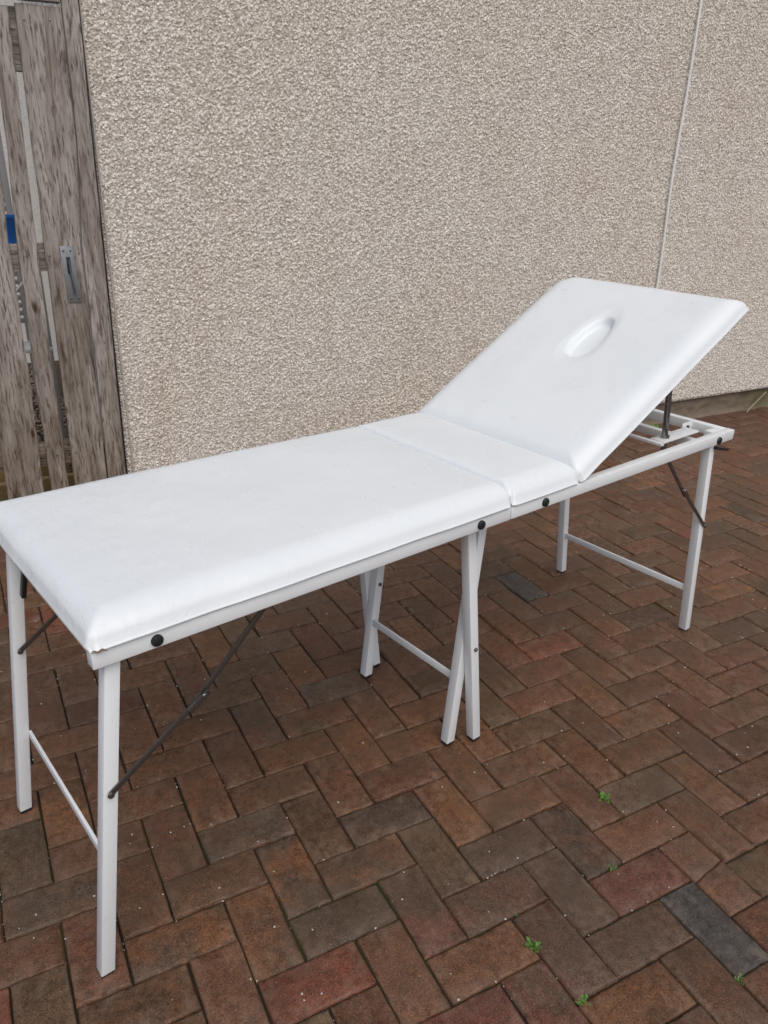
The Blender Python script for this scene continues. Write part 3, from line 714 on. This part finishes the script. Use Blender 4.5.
def stretcher(u, z, n0, n1):
    bm = bmesh.new(); box(bm, u - 0.003, u + 0.003, n0, n1, z - 0.010, z + 0.010, 0.001)
    return obj('stretcher', bm, M['paint'], tb)
stretcher(-0.006, 0.205, NL + LW / 2 + 0.0005, W - NF - LW / 2 - 0.0005)
stretcher(1.852, 0.160, NL + LW / 2 + 0.0005, W - NF - LW / 2 - 0.0005)
stretcher(0.908, 0.186, nB + LW / 2 + 0.0005, W - nB - 0.006 - LW / 2 - 0.0005)
# pivot tubes of the crossed legs and the end legs
for u in (1.803,):
    bm = bmesh.new(); box(bm, u - 0.011, u + 0.011, NL + LW / 2 + 0.0005, W - NF - LW / 2 - 0.0005, H - RD - 0.027, H - RD - 0.004, 0.001); obj('leg_crossbar', bm, M['paint'], tb)
for u in (0.873, 0.954):
    bm = bmesh.new(); tube(bm, [(u, RW - 0.002, H - 0.018), (u, W - RW + 0.002, H - 0.018)], 0.006, 10); obj('pivot_rod', bm, M['steel'], tb)

# black bolt caps on the rails (near side and far side)
for u, z in ((0.104, H - 0.0145), (0.839, H - 0.015), (1.048, H - 0.0155), (1.803, H - 0.017)):
    for n, ax in ((-0.0002, (0, -1, 0)), (W + 0.0002, (0, 1, 0))):
        bm = bmesh.new(); dome(bm, (u, n, z), ax, 0.0105, 0.007); obj('bolt_cap', bm, M['black'], tb)
for u, n, z in ((0.912, nA - LW / 2, 0.295), (0.925, W - nB - 0.006 - LW / 2 , 0.300)):
    bm = bmesh.new(); dome(bm, (u + 0.006, n + 0.0002, z), (0, -1, 0), 0.0052, 0.006, 10); obj('rivet', bm, M['steel'], tb)
# folding steel braces with a knuckle
def brace(pl, pk, pu):
    bm = bmesh.new()
    bar(bm, pl, pk, 0.0035, 0.0105, (0, 0, 1), 0.0008)
    a, b = Vector(pl), Vector(pk); o2 = Vector((0, 0.0042, 0)); d2 = (Vector(pu) - b).normalized()
    bar(bm, b + o2 - d2 * 0.03, Vector(pu) + o2, 0.0035, 0.0105, (0, 0, 1), 0.0008)
    br = obj('brace', bm, M['steel'], tb)
    bm = bmesh.new(); d = (b - a).normalized()
    bar(bm, b - d * 0.035 + Vector((0, -0.0035, -0.002)), b + d2 * 0.012 + Vector((0, -0.0035, -0.002)), 0.003, 0.013, (0, 0, 1), 0.0008)
    dome(bm, b + Vector((0, -0.0052, 0)), (0, -1, 0), 0.0055, 0.003, 10); obj('knuckle', bm, M['chrome'], br)
    bm = bmesh.new(); dome(bm, a + Vector((0, -0.002, 0)), (0, -1, 0), 0.0062, 0.004, 10); obj('rivet', bm, M['steel'], br)
nb = NL - LW / 2 - 0.003
brace((0.000, nb, 0.407), (0.180, nb, 0.528), (0.34, nb + 0.002, H - 0.012))
brace((1.842, nb, 0.390), (1.680, nb, 0.545), (1.560, nb + 0.002, H - 0.012))
nf = W - NF - LW / 2 - 0.004
brace((0.005, nf, 0.420), (0.180, nf, 0.540), (0.34, nf - 0.002, H - 0.012))
brace((1.852, nf, 0.392), (1.690, nf, 0.545), (1.570, nf - 0.002, H - 0.012))
# dark spring latches at the leg heads
bm = bmesh.new(); bar(bm, (0.047, nf - 0.012, 0.640), (0.030, nf - 0.004, 0.545), 0.016, 0.010, (1, 0, 0), 0.002); obj('latch', bm, M['black'], tb)
bm = bmesh.new(); bar(bm, (1.812, 0.010, 0.646), (1.914, 0.030, 0.616), 0.020, 0.009, (0, 0, 1), 0.001); obj('latch', bm, M['black'], tb)

# backrest prop: cross bar, two plates hinged off the end rail, two posts up to the pad
bm = bmesh.new(); box(bm, 1.620, 1.634, 0.068, W - 0.068, 0.672, 0.680, 0.001); obj('prop_bar', bm, M['paint'], tb)
for n0 in (0.070, W - 0.070 - 0.046):
    bm = bmesh.new(); box(bm, 1.636, L - RW - 0.045, n0, n0 + 0.046, 0.6765, 0.6815, 0.001)
    box(bm, L - RW - 0.052, L - RW - 0.001, n0 + 0.050, n0 + 0.055, 0.662, 0.690, 0.001)
    pp = obj('prop_plate', bm, M['paint'], tb)
    bm = bmesh.new(); dome(bm, (L - RW - 0.026, n0 + 0.0498, 0.676), (0, -1, 0), 0.006, 0.005, 10); obj('bolt', bm, M['black'], pp)
    bm = bmesh.new(); u = 1.674; ztop = 0.733 + (u - 1.151) * sn / ct - (PT + 0.012) / ct
    tube(bm, [(u + 0.002, n0 + 0.022, 0.640), (u - 0.034, n0 + 0.022, ztop - 0.015)], 0.0085, 14)
    tube(bm, [(u, n0 + 0.022, 0.682), (u, n0 + 0.022, 0.690)], 0.012, 14); obj('prop_post', bm, M['chrome'], tb)
for n0 in (RW + 0.001, W - RW - 0.031):
    bm = bmesh.new(); box(bm, L - 0.070, L - RW - 0.0015, n0, n0 + 0.030, 0.664, 0.687, 0.0015); obj('corner_gusset', bm, M['paint'], tb)
for n0 in (0.10, W - 0.13):
    bm = bmesh.new(); tube(bm, [(HG, n0, H - 0.004), (HG, n0 + 0.03, H - 0.004)], 0.0032, 8); obj('hinge', bm, M['steel'], tb)

# ================================================================== SMALL THINGS ON THE PAVING
rs = np.random.default_rng(21)
cl = []
while len(cl) < 2300:
    x, y = rs.uniform(-1.2, 3.6), rs.uniform(-0.9, 1.95)
    if rs.random() < 0.5:                       # many chips lodge in the joints
        if rs.random() < 0.5: x = round(x * 10) / 10 + rs.normal(0, .002)
        else: y = round(y * 10) / 10 + rs.normal(0, .002)
    cl.append((x, y))
tag(pebbles('stone_chips', len(cl), 0, 1, 0, 1, 0.0007, 0.0033, lambda x, y, r_, rs_: 0.0008, M['chip'], 4, clus=cl), kind='stuff')

def weed(name, x, y, n, size, label, cat, group, seed):
    rs = random.Random(seed); bm = bmesh.new()
    for i in range(n):
        a = rs.uniform(0, 6.283); ln = size * rs.uniform(0.45, 1.0); el = rs.uniform(0.25, 1.15)
        bx, by = rs.gauss(0, size * 0.22), rs.gauss(0, size * 0.22)
        d = Vector((math.cos(a) * math.cos(el), math.sin(a) * math.cos(el), math.sin(el))); s = Vector((-math.sin(a), math.cos(a), 0)) * ln * rs.uniform(0.14, 0.26)
        up = d.cross(s).normalized() * ln * 0.05
        b = Vector((bx, by, -0.004)); m1 = b + d * ln * 0.55; tip = b + d * ln - Vector((0, 0, ln * 0.22))
        v = [bm.verts.new(p) for p in (b, m1 - s - up, m1, m1 + s - up, tip)]
        bm.faces.new((v[0], v[1], v[2])); bm.faces.new((v[0], v[2], v[3])); bm.faces.new((v[2], v[1], v[4])); bm.faces.new((v[3], v[2], v[4]))
    o = obj(name, bm, M['leaf'], smooth=False); o.location = (x, y, 0)
    return tag(o, label, cat, group)
G = 'weeds sprouting from the paving joints'
for i, (x, y, n, s, lab) in enumerate((
    (0.305, -0.372, 46, 0.020, 'largest bright green weed tuft in the paving joints'),
    (0.314, -0.500, 34, 0.016, 'green weed sprouting at the bottom edge nearest the camera'),
    (0.697, -0.133, 36, 0.018, 'green weed tuft highest up the picture right of the crossed middle legs'),
    (0.567, -0.300, 20, 0.012, 'small green weed at the upper corner of a reddish paver'),
    (0.313, -0.296, 16, 0.010, 'tiny green weed just behind the largest tuft'),
    (0.602, -0.604, 22, 0.013, 'green weed beside the dark slate coloured paver')) ):
    weed('weed', x, y, int(n * 1.15), s * 1.05, lab, 'weed', G, 30 + i)
weed('grass_tuft', 2.96, 1.955, 60, 0.06, 'green grass tuft at the wall foot behind the end of the table', 'grass tuft', None, 77)
bm = bmesh.new()
tube(bm, [(0, 0, 0.006), (0.03, 0.004, 0.03), (0.085, 0.010, 0.062), (0.17, 0.018, 0.115)], [0.004, 0.0055, 0.005, 0.0035], 8)
o = obj('stick', bm, M['stick']); o.location = (3.745, 1.955, 0)
tag(o, 'pale thin stick leaning against the foot of the wall', 'stick')
